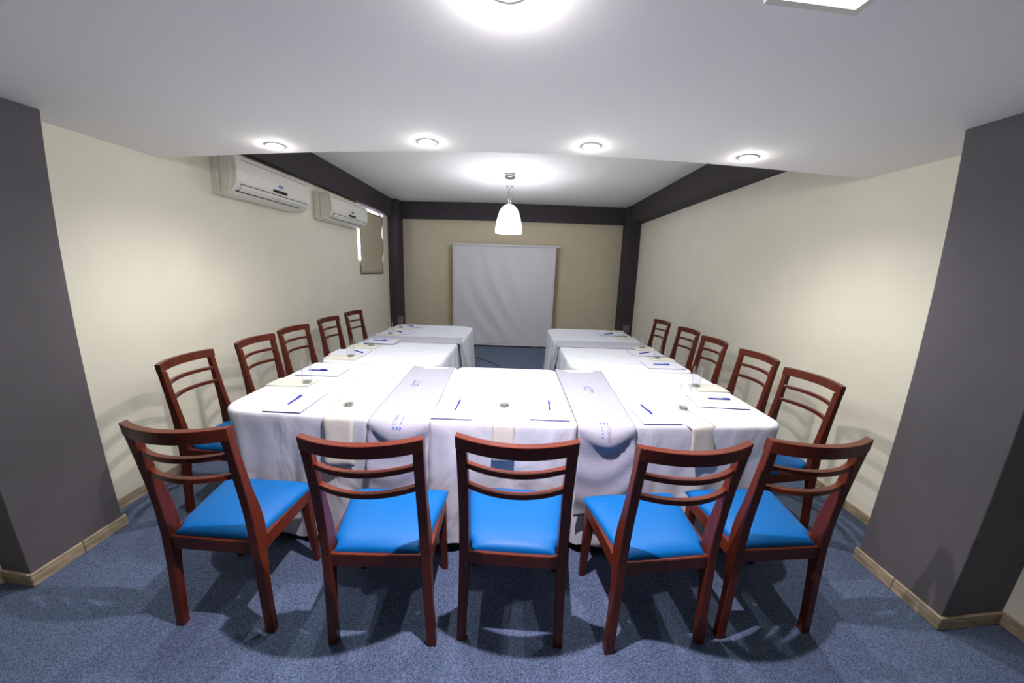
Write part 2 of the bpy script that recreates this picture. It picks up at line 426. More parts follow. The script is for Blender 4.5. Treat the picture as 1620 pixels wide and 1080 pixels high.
lathe('shade_cap', [(.0001, zt + .02), (.012, zt + .018), (.014, zt), (.02, zt - .004)], 16, METAL, pd)
for sx in (-.045, 0, .045):
    tube('suspension_wire', [(sx, 0, -.05), (sx, 0, -.157), (sx * .25 + (0.004 if sx else 0), 0, zt + .015)], .0011, METAL, pd, 5)
pts = [(.004, 0, -.157)]
for k in range(1, 16): pts.append((-.02 * math.sin(k / 15 * PI) + .004 + .006 * math.sin(k * 1.1), .004, -.157 - (abs(zt) - .157 - .015) * k / 15))
tube('power_cord', pts, .0022, CABLE, pd, 6)

# ------------------------------------------------------------------ recessed ceiling lamps
def make_down(m, P, col, cone):
    r = empty('recessed_downlight', (0, 0, ZL))
    lathe('trim_ring', [(.040, -.0005), (.056, -.0005), (.058, -.002), (.056, -.0035), (.044, -.004), (.040, -.003)], 36, SCRW, r, closed=True)
    lathe('reflector', [(.0125, -.008), (.027, -.0065), (.036, -.0045), (.0400, -.001)], 28, HALO, r)
    sl = bpy.data.lights.new('lamp_light', 'SPOT'); sl.energy = P; sl.color = col; sl.shadow_soft_size = .014
    sl.spot_size = math.radians(cone); sl.spot_blend = 1.0
    so = bpy.data.objects.new('lamp_light', sl); COL.objects.link(so); so.parent = r; so.location = (0, 0, -.028)
    lathe('lamp_bulb', [(.0001, -.021), (.006, -.0200), (.010, -.0170), (.0120, -.0130), (.0120, -.004)], 20, m, r)
    return r
down = make_down(LENS_F, SPOT_FRONT, (1.0, .97, .98), 152)
spots = [(-1.487, 2.143, 'white recessed downlight in the soffit edge, leftmost of the row of four'),
         (-.536, 2.122, 'white recessed downlight in the soffit edge, second of four, left of the pendant'),
         (.414, 2.116, 'white recessed downlight in the soffit edge, third of four, right of the pendant'),
         (1.360, 2.112, 'white recessed downlight in the soffit edge, rightmost of the row of four')]
for i, (x, y, lb) in enumerate(spots):
    o = down if i == 0 else copy_tree(down)
    o.location = (x, y, ZL); tag(o, lb, 'ceiling light', 'downlights along the soffit edge')
dm = make_down(LENS_M, SPOT_MID, (1.0, .85, .98), 116); dm.location = (-.041, .972, ZL)
tag(dm, 'bright bluish recessed downlight at the very top middle above the near chairs', 'ceiling light')
def make_sq():
    r = empty('square_ceiling_lamp', (0, 0, ZL))
    boxes('lamp_frame', [(-.13, .13, -.13, -.11, -.02, -.001), (-.13, .13, .11, .13, -.02, -.001), (-.13, -.11, -.11, .11, -.02, -.001), (.11, .13, -.11, .11, -.02, -.001)], ACW, r)
    box('diffuser', -.11, .11, -.11, .11, -.015, -.001, LENS_S, r, .002)
    return r
s1 = make_sq(); s1.location = (.745, .815, ZL); tag(s1, 'square warm-white ceiling lamp at the top edge above the right chairs', 'ceiling light')
s2 = copy_tree(s1); s2.location = (-1.0, .79, ZL); s2['label'] = 'square warm-white ceiling lamp at the top edge above the left chairs'

# ------------------------------------------------------------------ tables with cloths
ZT = .757
def make_table(x0, x1, y0, y1, rad, label):
    cx, cy = (x0 + x1) / 2, (y0 + y1) / 2; hx, hy = (x1 - x0) / 2 - .012, (y1 - y0) / 2 - .012
    r = empty('banquet_table', (cx, cy, 0)); tag(r, label, 'table', 'cloth-covered meeting tables')
    ring = []
    for (X, Y, rr, a0) in ((-hx, -hy, rad[0], PI), (hx, -hy, rad[1], 1.5 * PI), (hx, hy, rad[2], 0), (-hx, hy, rad[3], .5 * PI)):
        ox, oy = X - math.copysign(rr, X), Y - math.copysign(rr, Y)
        for k in range(7): ring.append((ox + rr * math.cos(a0 + k * PI / 12), oy + rr * math.sin(a0 + k * PI / 12)))
    n = len(ring)
    mesh('tabletop', [(x, y, ZT - .034) for x, y in ring] + [(x, y, ZT - .006) for x, y in ring],
         [tuple(range(n))[::-1], tuple(range(n, 2 * n))] + [(k, (k + 1) % n, n + (k + 1) % n, n + k) for k in range(n)], TABLEW, r)
    for sx in (-1, 1):
        for sy in (-1, 1):
            px, py = sx * (hx - .10), sy * (hy - .12)
            box('leg', px - .018, px + .018, py - .018, py + .018, 0, ZT - .034, BLACKM, r, .003)
    for ya in (-hy + .11, hy - .13): box('apron', -hx + .09, hx - .09, ya, ya + .02, ZT - .08, ZT - .034, BLACKM, r)
    return r
def make_cloth(x0, x1, y0, y1, rad, sides, label, seed, amp=.030, hem=.050, group='white tablecloths'):
    """rad: corner radii (x0y0, x1y0, x1y1, x0y1). sides: dict s/e/n/w -> 'free','shut','in'."""
    rnd = random.Random(seed)
    cx, cy = (x0 + x1) / 2, (y0 + y1) / 2
    cs = [(x0, y0, rad[0], PI), (x1, y0, rad[1], 1.5 * PI), (x1, y1, rad[2], 0), (x0, y1, rad[3], .5 * PI)]
    sd = ['s', 'e', 'n', 'w']
    pts = []  # (x,y,nx,ny,kindweightfree,kindin,corner)
    W = {'free': (1, 0), 'shut': (0, 0), 'in': (0, 1)}
    sx = [1, -1, -1, 1]; sy = [1, 1, -1, -1]
    for c in range(4):
        X, Y, r, a0 = cs[c]
        ox, oy = X + sx[c] * r, Y + sy[c] * r
        wp = W[sides[sd[c - 1]]]; wn = W[sides[sd[c]]]
        nseg = max(4, int(r / .012))
        for k in range(nseg + 1):
            t = k / nseg; a = a0 + t * PI / 2
            wf = wp[0] * (1 - t) + wn[0] * t; wi = wp[1] * (1 - t) + wn[1] * t
            pts.append((ox + r * math.cos(a), oy + r * math.sin(a), math.cos(a), math.sin(a), wf, wi, math.sin(t * PI) if (wp[0] + wn[0]) == 2 else 0))
        # straight side to next corner
        X2, Y2, r2, _ = cs[(c + 1) % 4]
        ex, ey = X2 + sx[(c + 1) % 4] * r2, Y2 + sy[(c + 1) % 4] * r2
        bx, by = pts[-1][0], pts[-1][1]
        a = a0 + PI / 2; nx, ny = math.cos(a), math.sin(a)
        tx, ty = (ex if c in (0, 2) else X2), (Y2 if c in (0, 2) else ey)
        ln = math.hypot(tx - bx, ty - by); n = max(2, int(ln / .014))
        for k in range(1, n):
            t = k / n
            pts.append((bx + (tx - bx) * t, by + (ty - by) * t, nx, ny, wn[0], wn[1], 0))
    N = len(pts)
    s = [0]
    for i in range(1, N): s.append(s[-1] + math.hypot(pts[i][0] - pts[i - 1][0], pts[i][1] - pts[i - 1][1]))
    tot = s[-1] + math.hypot(pts[0][0] - pts[-1][0], pts[0][1] - pts[-1][1])
    ks = [(rnd.randint(3, 6), rnd.random() * 6.3, .5), (rnd.randint(9, 13), rnd.random() * 6.3, .45), (rnd.randint(19, 26), rnd.random() * 6.3, .42)]
    def fold(i):
        u = s[i] / tot * 2 * PI
        v = sum(a * math.sin(k * u + p) for k, p, a in ks)
        return max(-.6, v)
    def rip(i, t): 
        u = s[i] / tot * 2 * PI
        return math.sin(31 * u + 5 * t) * math.sin(7 * u + ks[0][1]) * .0025 * math.sin(PI * t)
    vs = []; fs = []
    rings = [(-.016, 0), (-.009, -.0005), (-.004, -.003), (.001, -.008)]
    for off, dz in rings:
        for p in pts: vs.append((p[0] + p[2] * off - cx, p[1] + p[3] * off - cy, ZT + dz))
    TS = [.02, .05, .09, .14, .2, .28, .36, .45, .54, .63, .72, .81, .9, .96, 1.0]
    for t in TS:
        for i, p in enumerate(pts):
            f = fold(i); hz = hem + .006 + .026 * f + .008 * math.sin(s[i] * 31 + ks[2][1]) + .022 * p[6]
            z = (ZT - .008) + (hz - (ZT - .008)) * t
            free = .004 + t ** .75 * (.012 + amp * .9 * (f * .5 + .5)) + t * .028 * p[6] + rip(i, t) + amp * .25 * math.sin(3 * t + s[i] * 5) * t * (1 - t)
            shut = .003 - .004 * t
            inn = .004 - .095 * min(1, max(0, (t - .03) / .34)) + .012 * math.sin(s[i] * 26 + ks[1][1]) * t
            o = p[4] * free + p[5] * inn + (1 - p[4] - p[5]) * shut
            vs.append((p[0] + p[2] * o - cx, p[1] + p[3] * o - cy, z))
    R = len(rings) + len(TS)
    for r in range(R - 1):
        for i in range(N):
            j = (i + 1) % N
            fs.append((r * N + i, (r + 1) * N + i, (r + 1) * N + j, r * N + j))
    fs.append(tuple(range(N)))
    vs = [(a, b, c - ZT) for a, b, c in vs]
    o = mesh('tablecloth', vs, fs, CLOTH, None, True); o.location = (cx, cy, ZT)
    tag(o, label, 'tablecloth', group)
    return o
F, S, I = 'free', 'shut', 'in'
tabs = [
    (-1.570, -.426, 1.580, 2.575, (.155, .03, .05, .02), dict(s=F, e=S, n=S, w=I), 'table under the white cloth at the left end of the front row', 'white tablecloth on the left front table with a rounded draped corner', 11),
    (-.420, .340, 1.590, 2.590, (.03, .03, .06, .06), dict(s=F, e=S, n=F, w=S), 'table under the white cloth in the middle of the front row', 'white tablecloth on the middle front table behind the central chair', 12),
    (.348, 1.480, 1.608, 2.605, (.03, .12, .02, .05), dict(s=F, e=I, n=S, w=S), 'table under the white cloth at the right end of the front row', 'white tablecloth on the right front table with rounded right corner', 13),
    (-1.565, -.580, 2.600, 3.575, (.09, .14, .02, .02), dict(s=S, e=F, n=S, w=I), 'table under the white cloth in the left wing, next to the front row', 'white tablecloth on the nearer table of the left wing', 14),
    (-1.565, -.540, 3.585, 4.600, (.02, .02, .20, .10), dict(s=S, e=F, n=F, w=I), 'table under the white cloth at the far end of the left wing', 'white tablecloth on the farther table of the left wing, rounded inner corner', 15),
    (.485, 1.480, 2.630, 3.600, (.14, .09, .02, .02), dict(s=S, e=I, n=S, w=F), 'table under the white cloth in the right wing, next to the front row', 'white tablecloth on the nearer table of the right wing, pleated inner side', 16),
    (.465, 1.480, 3.610, 4.660, (.02, .02, .08, .15), dict(s=S, e=I, n=F, w=F), 'table under the white cloth at the far end of the right wing', 'white tablecloth on the farther table of the right wing by the screen', 17)]
for (a, b, c, d, rad, sd, l1, l2, seed) in tabs:
    make_table(a, b, c, d, rad, l1)
    make_cloth(a, b, c, d, rad, sd, l2, seed, amp=.054 if c < 2 else .060)

# ------------------------------------------------------------------ table runners, with printed marks that follow the cloth
fontcache = {}
def text_mesh(body):
    if body in fontcache: return fontcache[body]
    cu = bpy.data.curves.new('t', 'FONT'); cu.body = body; cu.size = 1; cu.resolution_u = 3; cu.offset = -.006
    ob = bpy.data.objects.new('t', cu); COL.objects.link(ob)
    bpy.context.view_layer.update()
    me = bpy.data.meshes.new_from_object(ob.evaluated_get(bpy.context.evaluated_depsgraph_get()))
    vs = [(v.co.x, v.co.y) for v in me.vertices]; fs = [tuple(p.vertices) for p in me.polygons]
    bpy.data.objects.remove(ob); bpy.data.curves.remove(cu); bpy.data.meshes.remove(me)
    fontcache[body] = (vs, fs); return vs, fs
def logo_parts(size):
    """Printed mark drawn in its own plane (u right, v up): chevrons in a column at the left, word, dots below."""
    s = size; out = []
    tv, tf = text_mesh('TORRE')
    wmax = max(v[0] for v in tv)
    k = s * 2.1 / wmax
    out.append(('lettering', [(x * k + s * .55, y * k + s * .18) for x, y in tv], tf, GREYINK))
    cv = []; cf = []
    for i in range(3):      # chevrons pointing down the mark's local -x, stacked along v
        y = -s * .42 + i * s * .42
        b = len(cv)
        for (dx, dy) in ((.30, 0), (0, .15), (0, .02 + .0), (.0, 0)): pass
        # chevron ">" rotated so that it points along +v
        w_, h_, t_ = s * .34, s * .17, s * .16
        P = [(-w_ / 2, 0), (0, -h_), (w_ / 2, 0), (w_ / 2, t_), (0, t_ - h_), (-w_ / 2, t_)]
        for (px, py) in P: cv.append((px + s * .18, py + y))
        cf += [(b, b + 1, b + 4, b + 5), (b + 1, b + 2, b + 3, b + 4)]
    out.append(('chevron_mark', cv, cf, INK))
    dv = []; df = []
    for i in range(4):
        x = s * (.85 + i * .42); y = -s * .42; q = s * .07; b = len(dv)
        dv += [(x - q, y - q), (x + q, y - q), (x + q, y + q), (x - q, y + q)]; df.append((b, b + 1, b + 2, b + 3))
    out.append(('dot_marks', dv, df, INK))
    lv = [(s * .5, s * .02), (s * 2.7, s * .02), (s * 2.7, s * .05), (s * .5, s * .05)]
    out.append(('rule_mark', lv, [(0, 1, 2, 3)], GREYINK))
    return out
def make_runner(name, path, width, axis, label, m, marks, group, bulge=None, seed=1):
    """path(v,u)->(along, z) ; surface S(u,v): u across 0..1, v = distance along."""
    L = path['len']; nv = int(L / .018); nu = 22
    base = path['base']
    def S(u, v):
        return path['f'](u, v)
    vs = []; fs = []
    for j in range(nv + 1):
        for i in range(nu + 1):
            p = S(i / nu, L * j / nv); vs.append((p[0] - base[0], p[1] - base[1], p[2] - base[2]))
    for j in range(nv):
        for i in range(nu):
            a = j * (nu + 1) + i; fs.append((a, a + 1, a + nu + 2, a + nu + 1))
    o = mesh(name, vs, fs, m, None, True); o.location = base
    sm = o.modifiers.new('s', 'SOLIDIFY'); sm.thickness = .0012; sm.offset = 0
    tag(o, label, 'table runner', group)
    def nrm(u, v):
        e = .004
        a = Vector(S(min(1, u + e), v)) - Vector(S(u - e, v)); b = Vector(S(u, v + e)) - Vector(S(u, v - e))
        n = a.cross(b).normalized()
        return n if (n.z > 0 or abs(n.z) < .2) else -n
    sgn = 1
    _a = Vector(S(.6, L * .4)) - Vector(S(.4, L * .4)); _b = Vector(S(.5, L * .4 + .02)) - Vector(S(.5, L * .4))
    hand = 1 if _a.cross(_b).z > 0 else -1
    for (u0, v0, ang, size) in marks:
        ca, sa = math.cos(ang), math.sin(ang)
        for (nm, pv, pf, mm) in logo_parts(size):
            vv = []
            for (x, y) in pv:
                X = x * ca - y * sa; Y = x * sa + y * ca
                u = min(.99, max(.01, u0 + X / width)); v = v0 + Y * hand
                n = nrm(u, v) * sgn
                if n.z < -.05: n = -n
                p = Vector(S(u, v)) + n * .0022 - Vector(base)
                vv.append(p)
            mesh(nm, vv, pf, mm, o)
    return o
def smooth(a, b, t):
    t = min(1, max(0, (t - a) / (b - a))); return t * t * (3 - 2 * t)
ZR = ZT + .0035
def front_runner(xf0, xf1, xb0, xb1, ye, yb, marks, label, seed, bul, drop):
    """v=0 far end (hangs a little over the far edge), v grows towards the chairs."""
    back = .05; top = yb - ye; hang = .50
    L = back + top + hang
    def f(u, v):
        q = min(1, max(0, (v - back) / top))
        x0 = xb0 + (xf0 - xb0) * q; x1 = xb1 + (xf1 - xb1) * q
        x = x0 + (x1 - x0) * u
        b = max(0, 1 - (2 * u - 1) ** 2) ** 1.2
        if v < back:
            d = back - v
            return (x, yb + .005 + .012 * math.sin(min(1, d / .02) * PI / 2), ZR - max(0, d - .006) - .014 * b)
        if v <= back + top - .03:
            y = yb - (v - back)
            z = ZR + .0012 * math.sin(x * 40 + y * 7) - .010 * b * (1 - smooth(0, .12, v - back)) + .0015
            return (x, y, z)
        # belly that falls over the edge in a soft V, then hangs
        d = v - (back + top - .03)
        dr = drop * b
        if d < .03:
            t = d / .03
            return (x, ye + .03 - d, ZR + .0015 - .002 * t)
        d -= .03
        ll = dr * 1.25 + .012
        if d < ll:
            t = d / ll
            return (x, ye - .004 - bul * b * math.sin(t * PI / 2) - .010 * math.sin(t * PI / 2), ZR - .002 - (dr + .008) * t ** 1.5)
        e = d - ll
        y = ye - .014 - bul * b + (bul * b + .0) * smooth(0, .05, e) * .85 - .052 * smooth(.0, .30, e)
        y += .006 * math.sin(e * 42 + 4 * u + seed) * smooth(0, .05, e) * (1 - .4 * e)
        return (x, y - .006, ZR - .010 - dr - e * .97)
    return make_runner('table_runner', dict(len=L, base=((xf0 + xf1) / 2, ye, ZR), f=f), xf1 - xf0, 'y', label, RUNNER, marks, 'grey linen runners over the table joints', seed=seed)
front_runner(-.712, -.402, -.765, -.448, 1.580, 2.560, [(.50, 1.085, PI / 2, .040), (.36, .52, PI / 2, .040)],
    'grey linen runner with blue chevron mark over the front joint left of the central chair', 1, .045, .075)
front_runner(.338, .633, .338, .700, 1.600, 2.590, [(.46, 1.02, -PI / 2, .040), (.50, .46, -PI / 2, .040)],
    'grey linen runner with faint dotted mark over the front joint right of the central chair', 2, .05, .07)
def wing_runner(xo, xi, y0, y1, sgn, marks, label):
    """runs across a wing from the wall side (xo) to the inner side (xi)."""
    ho, hi = .10, .42; top = abs(xi - xo); L = ho + top + hi
    d_ = 1 if xi > xo else -1
    def f(u, v):
        y = y0 + (y1 - y0) * u
        if v < ho:
            d = ho - v; return (xo - d_ * (.006 * min(1, d / .01)) + d_ * .05 * smooth(.05, .12, d) * 0, y, ZR - d + .002)
        if v <= ho + top:
            x = xo + d_ * (v - ho); return (x, y, ZR + .001 + .001 * math.sin(x * 23 + y * 31))
        d = v - ho - top
        return (xi + d_ * (.010 * min(1, d / .01) + .040 * smooth(0, .35, d) + .008 * math.sin(u * 13) * smooth(.02, .2, d)), y, ZR + .001 - max(0, d - .004))
    return make_runner('table_runner', dict(len=L, base=((xo + xi) / 2, y0, ZR), f=f), abs(y1 - y0), 'x', label, RUNNER2, marks, 'grey linen runners over the table joints')
wing_runner(-1.566, -.560, 3.435, 3.735, 1, [(.45, .10 + .52, 0, .032), (.35, .10 + 1.0, 0, .032)], 'grey linen runner laid across the middle of the left wing')
wing_runner(1.482, .480, 3.440, 3.780, 1, [(.45, .10 + .50, PI, .032), (.45, .10 + .97, PI, .032)], 'grey linen runner laid across the middle of the right wing')

# ------------------------------------------------------------------ napkins
NAPG = 'cream napkins under the glasses'
def napkin_mesh(lin, hang, wid, seed):
    rnd = random.Random(seed)
    vs = []; fs = []
    P = [(lin - k * lin / 8, .0) for k in range(8)]
    P += [(.004, 0), (-.003, -.002), (-.010, -.008), (-.014, -.02)]
    for k in range(1, 9): P.append((-.016 - .032 * (k / 8) ** 1.3 * min(1, hang / .12), -.02 - (hang - .02) * k / 8))
    nw = 8; n = len(P)
    sk = rnd.uniform(-.02, .02)
    for layer, off in ((0, 0), (1, .0045)):
        for j, (a, z) in enumerate(P):
            b = P[min(j + 1, n - 1)]; c = P[max(j - 1, 0)]
            tx, tz = b[0] - c[0], b[1] - c[1]; l = math.hypot(tx, tz)
            nx, nz = -tz / l, tx / l
            if nz < 0 or (abs(nz) < .05 and nx > 0): nx, nz = -nx, -nz
            if z < -.03: nx, nz = -1, 0
            for i in range(nw + 1):
                u = i / nw - .5
                ff = (1 + .04 * math.sin(j * .7 + seed)) 
                vs.append((u * wid * ff + sk * (a / lin if a > 0 else 0), a + nx * off + .002 * math.sin(u * 9 + seed) * (z < -.02), z + nz * off + (.002 * (1 - abs(u) * 2) if layer else 0) - (.008 * (u * 2) ** 2 * 0)))
    m = n * (nw + 1)
    for j in range(n - 1):
        for i in range(nw):
            a = j * (nw + 1) + i
            fs.append((a, a + 1, a + nw + 2, a + nw + 1)); fs.append((m + a, m + a + nw + 1, m + a + nw + 2, m + a + 1))
    for j in range(n - 1):
        for e in (0, nw):
            a = j * (nw + 1) + e; fs.append((a, a + nw + 1, m + a + nw + 1, m + a))
    for i in range(nw):
        fs.append((i, m + i, m + i + 1, i + 1)); a = (n - 1) * (nw + 1) + i; fs.append((a, a + 1, m + a + 1, m + a))
    return vs, fs
def napkin(x, y, rz, lin, hang, wid, label, seed):
    """(x,y) = middle of the table edge it hangs over; local +y points inward over the table."""
    vs, fs = napkin_mesh(lin, hang, wid, seed)
    bm = bmesh.new(); bvs = [bm.verts.new(v) for v in vs]
    for f in fs:
        try: bm.faces.new([bvs[k] for k in f])
        except ValueError: pass
    o = frombm('napkin', bm, NAPKIN, None, True); o.location = (x, y, ZT + .001); o.rotation_euler = (0, 0, rz)
    tag(o, label, 'napkin', NAPG); return o
napkin(-.868, 1.580, .10, .26, .245, .148, 'cream napkin hanging over the left front table edge under a glass', 1)
napkin(-.033, 1.590, -.01, .29, .185, .110, 'narrow cream napkin hanging behind the central chair', 2)
napkin(.990, 1.608, .22, .27, .19, .150, 'cream napkin hanging over the right front table edge under a glass', 3)
for i, (y, wd, s_, lb) in enumerate([(2.060, .150, 4, 'cream napkin at the left end of the front table, under the largest side glass'),
        (2.750, .150, 5, 'cream napkin on the near left wing table, by the seam to the front table'),
        (3.175, .160, 6, 'cream napkin on the left wing, just nearer than the grey runner'),
        (3.835, .110, 7, 'cream napkin on the left wing, just beyond the grey runner'),
        (4.245, .150, 8, 'cream napkin at the far left end of the tables')]):
    napkin(-1.568, y, -PI / 2, .28, .09, wd, lb, s_)
for i, (y, wd, s_, lb) in enumerate([(2.240, .165, 9, 'cream napkin at the right end of the front table, under a rimmed glass'),
        (3.045, .140, 10, 'cream napkin on the near right wing table, by a notepad with a level pen'),
        (3.480, .180, 11, 'cream napkin on the right wing, covering the outer end of the grey runner'),
        (4.075, .170, 12, 'cream napkin on the right wing, just beyond the grey runner'),
        (4.550, .130, 13, 'cream napkin at the far right end of the tables')]):
    napkin(1.480, y, PI / 2, .21, .06, wd, lb, s_)

# ------------------------------------------------------------------ glasses
Rg, Hg = .030, .142
gprof = [(.0001, 0), (.024, 0), (.0275, .002), (.029, .006), (Rg, .05), (Rg + .001, Hg - .002), (Rg + .0004, Hg), (Rg - .0006, Hg), (Rg - .001, Hg - .003), (Rg - .0018, .05), (.0270, .017), (.0235, .0135), (.0001, .0125)]
g0 = lathe('water_glass', gprof, 32, GLASS)
lathe('glass_base', [(.0001, .0008), (.0225, .0008), (.0262, .003), (.0268, .010), (.0230, .0118), (.0001, .0112)], 28, glassm('thick glass base', (.96, .97, 1.0), .05, 1.16), g0)
glasses = [(-.886, 1.728, 'straight clear water glass on the left hanging napkin of the front tables'),
    (-.037, 1.798, 'straight clear water glass on the narrow napkin behind the central chair'),
    (.994, 1.836, 'straight clear water glass on the right hanging napkin of the front tables'),
    (-1.327, 2.062, 'straight clear water glass at the left end of the front table'),
    (-1.366, 2.762, 'clear water glass on the left wing napkin nearest the front table'),
    (-1.371, 3.195, 'clear water glass on the left wing, just nearer than the grey runner'),
    (-1.409, 3.832, 'clear water glass on the left wing, just beyond the grey runner'),
    (-1.437, 4.275, 'clear water glass at the far left end, in front of the dark column'),
    (1.290, 2.258, 'straight clear water glass at the right end of the front table'),
    (1.335, 3.060, 'clear water glass on the near right wing table'),
    (1.355, 3.492, 'clear water glass on the right wing, at the outer end of the grey runner'),
    (1.370, 4.105, 'clear water glass on the right wing, just beyond the grey runner'),
    (1.325, 4.575, 'clear water glass at the far right end, against the back wall')]
for i, (x, y, lb) in enumerate(glasses):
    o = g0 if i == 0 else copy_tree(g0)
    o.location = (x, y, ZT + .0085); tag(o, lb, 'glass', 'water glasses on the tables')

# ------------------------------------------------------------------ notepads and pens
def make_pad():
    r = empty('notepad', (0, 0, ZT))
    W_, D_ = .105, .155
    bm = bmesh.new(); addbox(bm, -W_ + .001, W_ - .001, -D_ - .002, D_ - .001, .0008, .0022); frombm('backing_sheet', bm, PAPERE, r)
    bm = bmesh.new(); addbox(bm, -W_, W_, -D_, D_, .0028, .0052, .0006, 1)
    for v in bm.verts:   # the near edge of the sheets lifts slightly
        t = max(0, (-v.co.y - D_ * .6) / (D_ * .4)); v.co.z += .0022 * t * t
    frombm('sheets', bm, PAPER, r)
    q = .0056
    def mark(name, x, y, w_, h_, m, z=q, rz=0):
        c, s = math.cos(rz), math.sin(rz)
        P = [(-w_, -h_), (w_, -h_), (w_, h_), (-w_, h_)]
        return mesh(name, [(x + a * c - b * s, y + a * s + b * c, z) for a, b in P], [(0, 1, 2, 3)], m, r)
    mark('printed_mark', -W_ + .006, .02, .0045, .004, INK, rz=.5)
    mark('printed_mark', W_ - .006, .02, .0045, .004, INK, rz=.5)
    mark('printed_mark', .008, -.115, .005, .004, INK, .0068, .6)
    mark('printed_line', .045, -.113, .028, .0012, GREYINK, .0068)
    return r
pad0 = make_pad()
pads = [(-1.198, 1.752, .03, 'white notepad on the left front table beside a slanted blue pen'),
    (-.300, 1.765, -.01, 'white notepad on the middle front table, left of the central glass'),
    (.205, 1.790, -.02, 'white notepad on the middle front table, right of the central glass'),
    (.785, 1.778, .02, 'white notepad on the right front table beside the grey runner'),
    (-1.365, 2.325, -PI / 2 + .03, 'white notepad at the left end of the front table, behind the side glass'),
    (-1.440, 2.915, -PI / 2 + .05, 'white notepad on the left wing between the two nearer glasses'),
    (-1.335, 3.395, -PI / 2, 'white notepad on the left wing overlapping the grey runner'),
    (-1.350, 3.955, -PI / 2, 'white notepad on the left wing just beyond the grey runner'),
    (-1.350, 4.425, -PI / 2, 'white notepad at the far left end of the tables'),
    (1.275, 1.965, PI / 2 - .12, 'white notepad at the right end of the front table under a level pen'),
    (1.285, 2.815, PI / 2, 'white notepad on the near right wing table, close to the front seam'),
    (1.300, 3.255, PI / 2, 'white notepad on the right wing just nearer than the grey runner'),
    (1.235, 4.300, PI / 2, 'white notepad on the far right wing table')]
for i, (x, y, rz, lb) in enumerate(pads):
    o = pad0 if i == 0 else copy_tree(pad0)
    o.location = (x, y, ZT + (.006 if i == 6 else .0005)); o.rotation_euler = (0, 0, rz); tag(o, lb, 'notepad', 'notepads on the tables')
def make_pen():
    r = empty('ballpoint_pen', (0, 0, 0))
    o = lathe('barrel', [(.0001, -.076), (.0012, -.074), (.0035, -.062), (.0044, -.055), (.0044, .02)], 12, PENB, r)
    o.rotation_euler = (-PI / 2, 0, 0)
    c = lathe('cap', [(.0046, .016), (.0054, .017), (.0054, .068), (.0046, .072), (.0001, .073)], 12, PENB, r); c.rotation_euler = (-PI / 2, 0, 0)
    box('clip', -.0014, .0014, .022, .066, .0052, .0075, PENB, r, .0004)
    return r
pen0 = make_pen()
pens = [((-1.213, 1.682), (-1.221, 1.834), 'blue ballpoint pen lying aslant on the left front notepad'),
    ((-.298, 1.700), (-.294, 1.866), 'blue ballpoint pen on the notepad left of the central glass'),
    ((.212, 1.741), (.221, 1.905), 'blue ballpoint pen on the notepad right of the central glass'),
    ((.757, 1.886), (.772, 1.735), 'blue ballpoint pen pointing away on the notepad beside the right runner'),
    ((-1.480, 2.328), (-1.340, 2.335), 'blue ballpoint pen on the notepad at the left end of the front table'),
    ((-1.435, 2.975), (-1.315, 2.885), 'blue ballpoint pen on the nearest notepad of the left wing'),
    ((-1.430, 3.405), (-1.290, 3.409), 'blue ballpoint pen on the left notepad that overlaps the grey runner'),
    ((-1.436, 4.024), (-1.310, 3.931), 'blue ballpoint pen on the left wing notepad beyond the grey runner'),
    ((-1.428, 4.450), (-1.295, 4.362), 'blue ballpoint pen at the far left end of the tables'),
    ((1.231, 2.006), (1.384, 1.992), 'blue ballpoint pen at the right end of the front table'),
    ((1.206, 2.824), (1.352, 2.821), 'blue ballpoint pen on the near right wing notepad'),
    ((1.220, 3.219), (1.356, 3.291), 'blue ballpoint pen on the right wing notepad just nearer than the runner'),
    ((1.145, 4.262), (1.285, 4.322), 'blue ballpoint pen on the far right wing notepad')]
for i, (a, b, lb) in enumerate(pens):
    o = pen0 if i == 0 else copy_tree(pen0)
    o.location = ((a[0] + b[0]) / 2, (a[1] + b[1]) / 2, ZT + (.0175 if i == 6 else .0115)); o.rotation_euler = (0, 0, math.atan2(b[1] - a[1], b[0] - a[0]) - PI / 2)
    tag(o, lb, 'pen', 'blue pens on the notepads')

# ------------------------------------------------------------------ chairs
def interp(tab, z):
    for (a, va), (b, vb) in zip(tab, tab[1:]):
        if z <= b:
            t = (z - a) / (b - a); t = t * t * (3 - 2 * t) if False else t
            return va + (vb - va) * t
    return tab[-1][1]
def loft(name, secs, m, parent, cap=True, smooth_=False):
    """secs: list of rings (each list of Vector) with equal counts."""
    n = len(secs[0]); vs = [p for s in secs for p in s]; fs = []
    for i in range(len(secs) - 1):
        for k in range(n): fs.append((i * n + k, i * n + (k + 1) % n, (i + 1) * n + (k + 1) % n, (i + 1) * n + k))
    if cap: fs.append(tuple(range(n))[::-1]); fs.append(tuple((len(secs) - 1) * n + k for k in range(n)))
    bm = bmesh.new(); bv = [bm.verts.new(v) for v in vs]
    for f in fs: bm.faces.new([bv[k] for k in f])
    return frombm(name, bm, m, parent, smooth_)
def rrect(x0, x1, y0, y1, z, b=.004):
    return [(x0 + b, y0, z), (x1 - b, y0, z), (x1, y0 + b, z), (x1, y1 - b, z), (x1 - b, y1, z), (x0 + b, y1, z), (x0, y1 - b, z), (x0, y0 + b, z)]
YR = [(0, .0), (.1, .008), (.2, .017), (.3, .026), (.43, .034), (.55, .034), (.65, .027), (.78, .012), (.90, -.006), (.96, -.014)]
YF = [(0, .036), (.1, .044), (.2, .055), (.3, .068), (.38, .085), (.43, .096), (.50, .098), (.57, .090), (.65, .072), (.78, .047), (.90, .026), (.96, .018)]
XO = [(0, .221), (.2, .214), (.43, .209), (.7, .207), (.96, .209)]
HC = .954
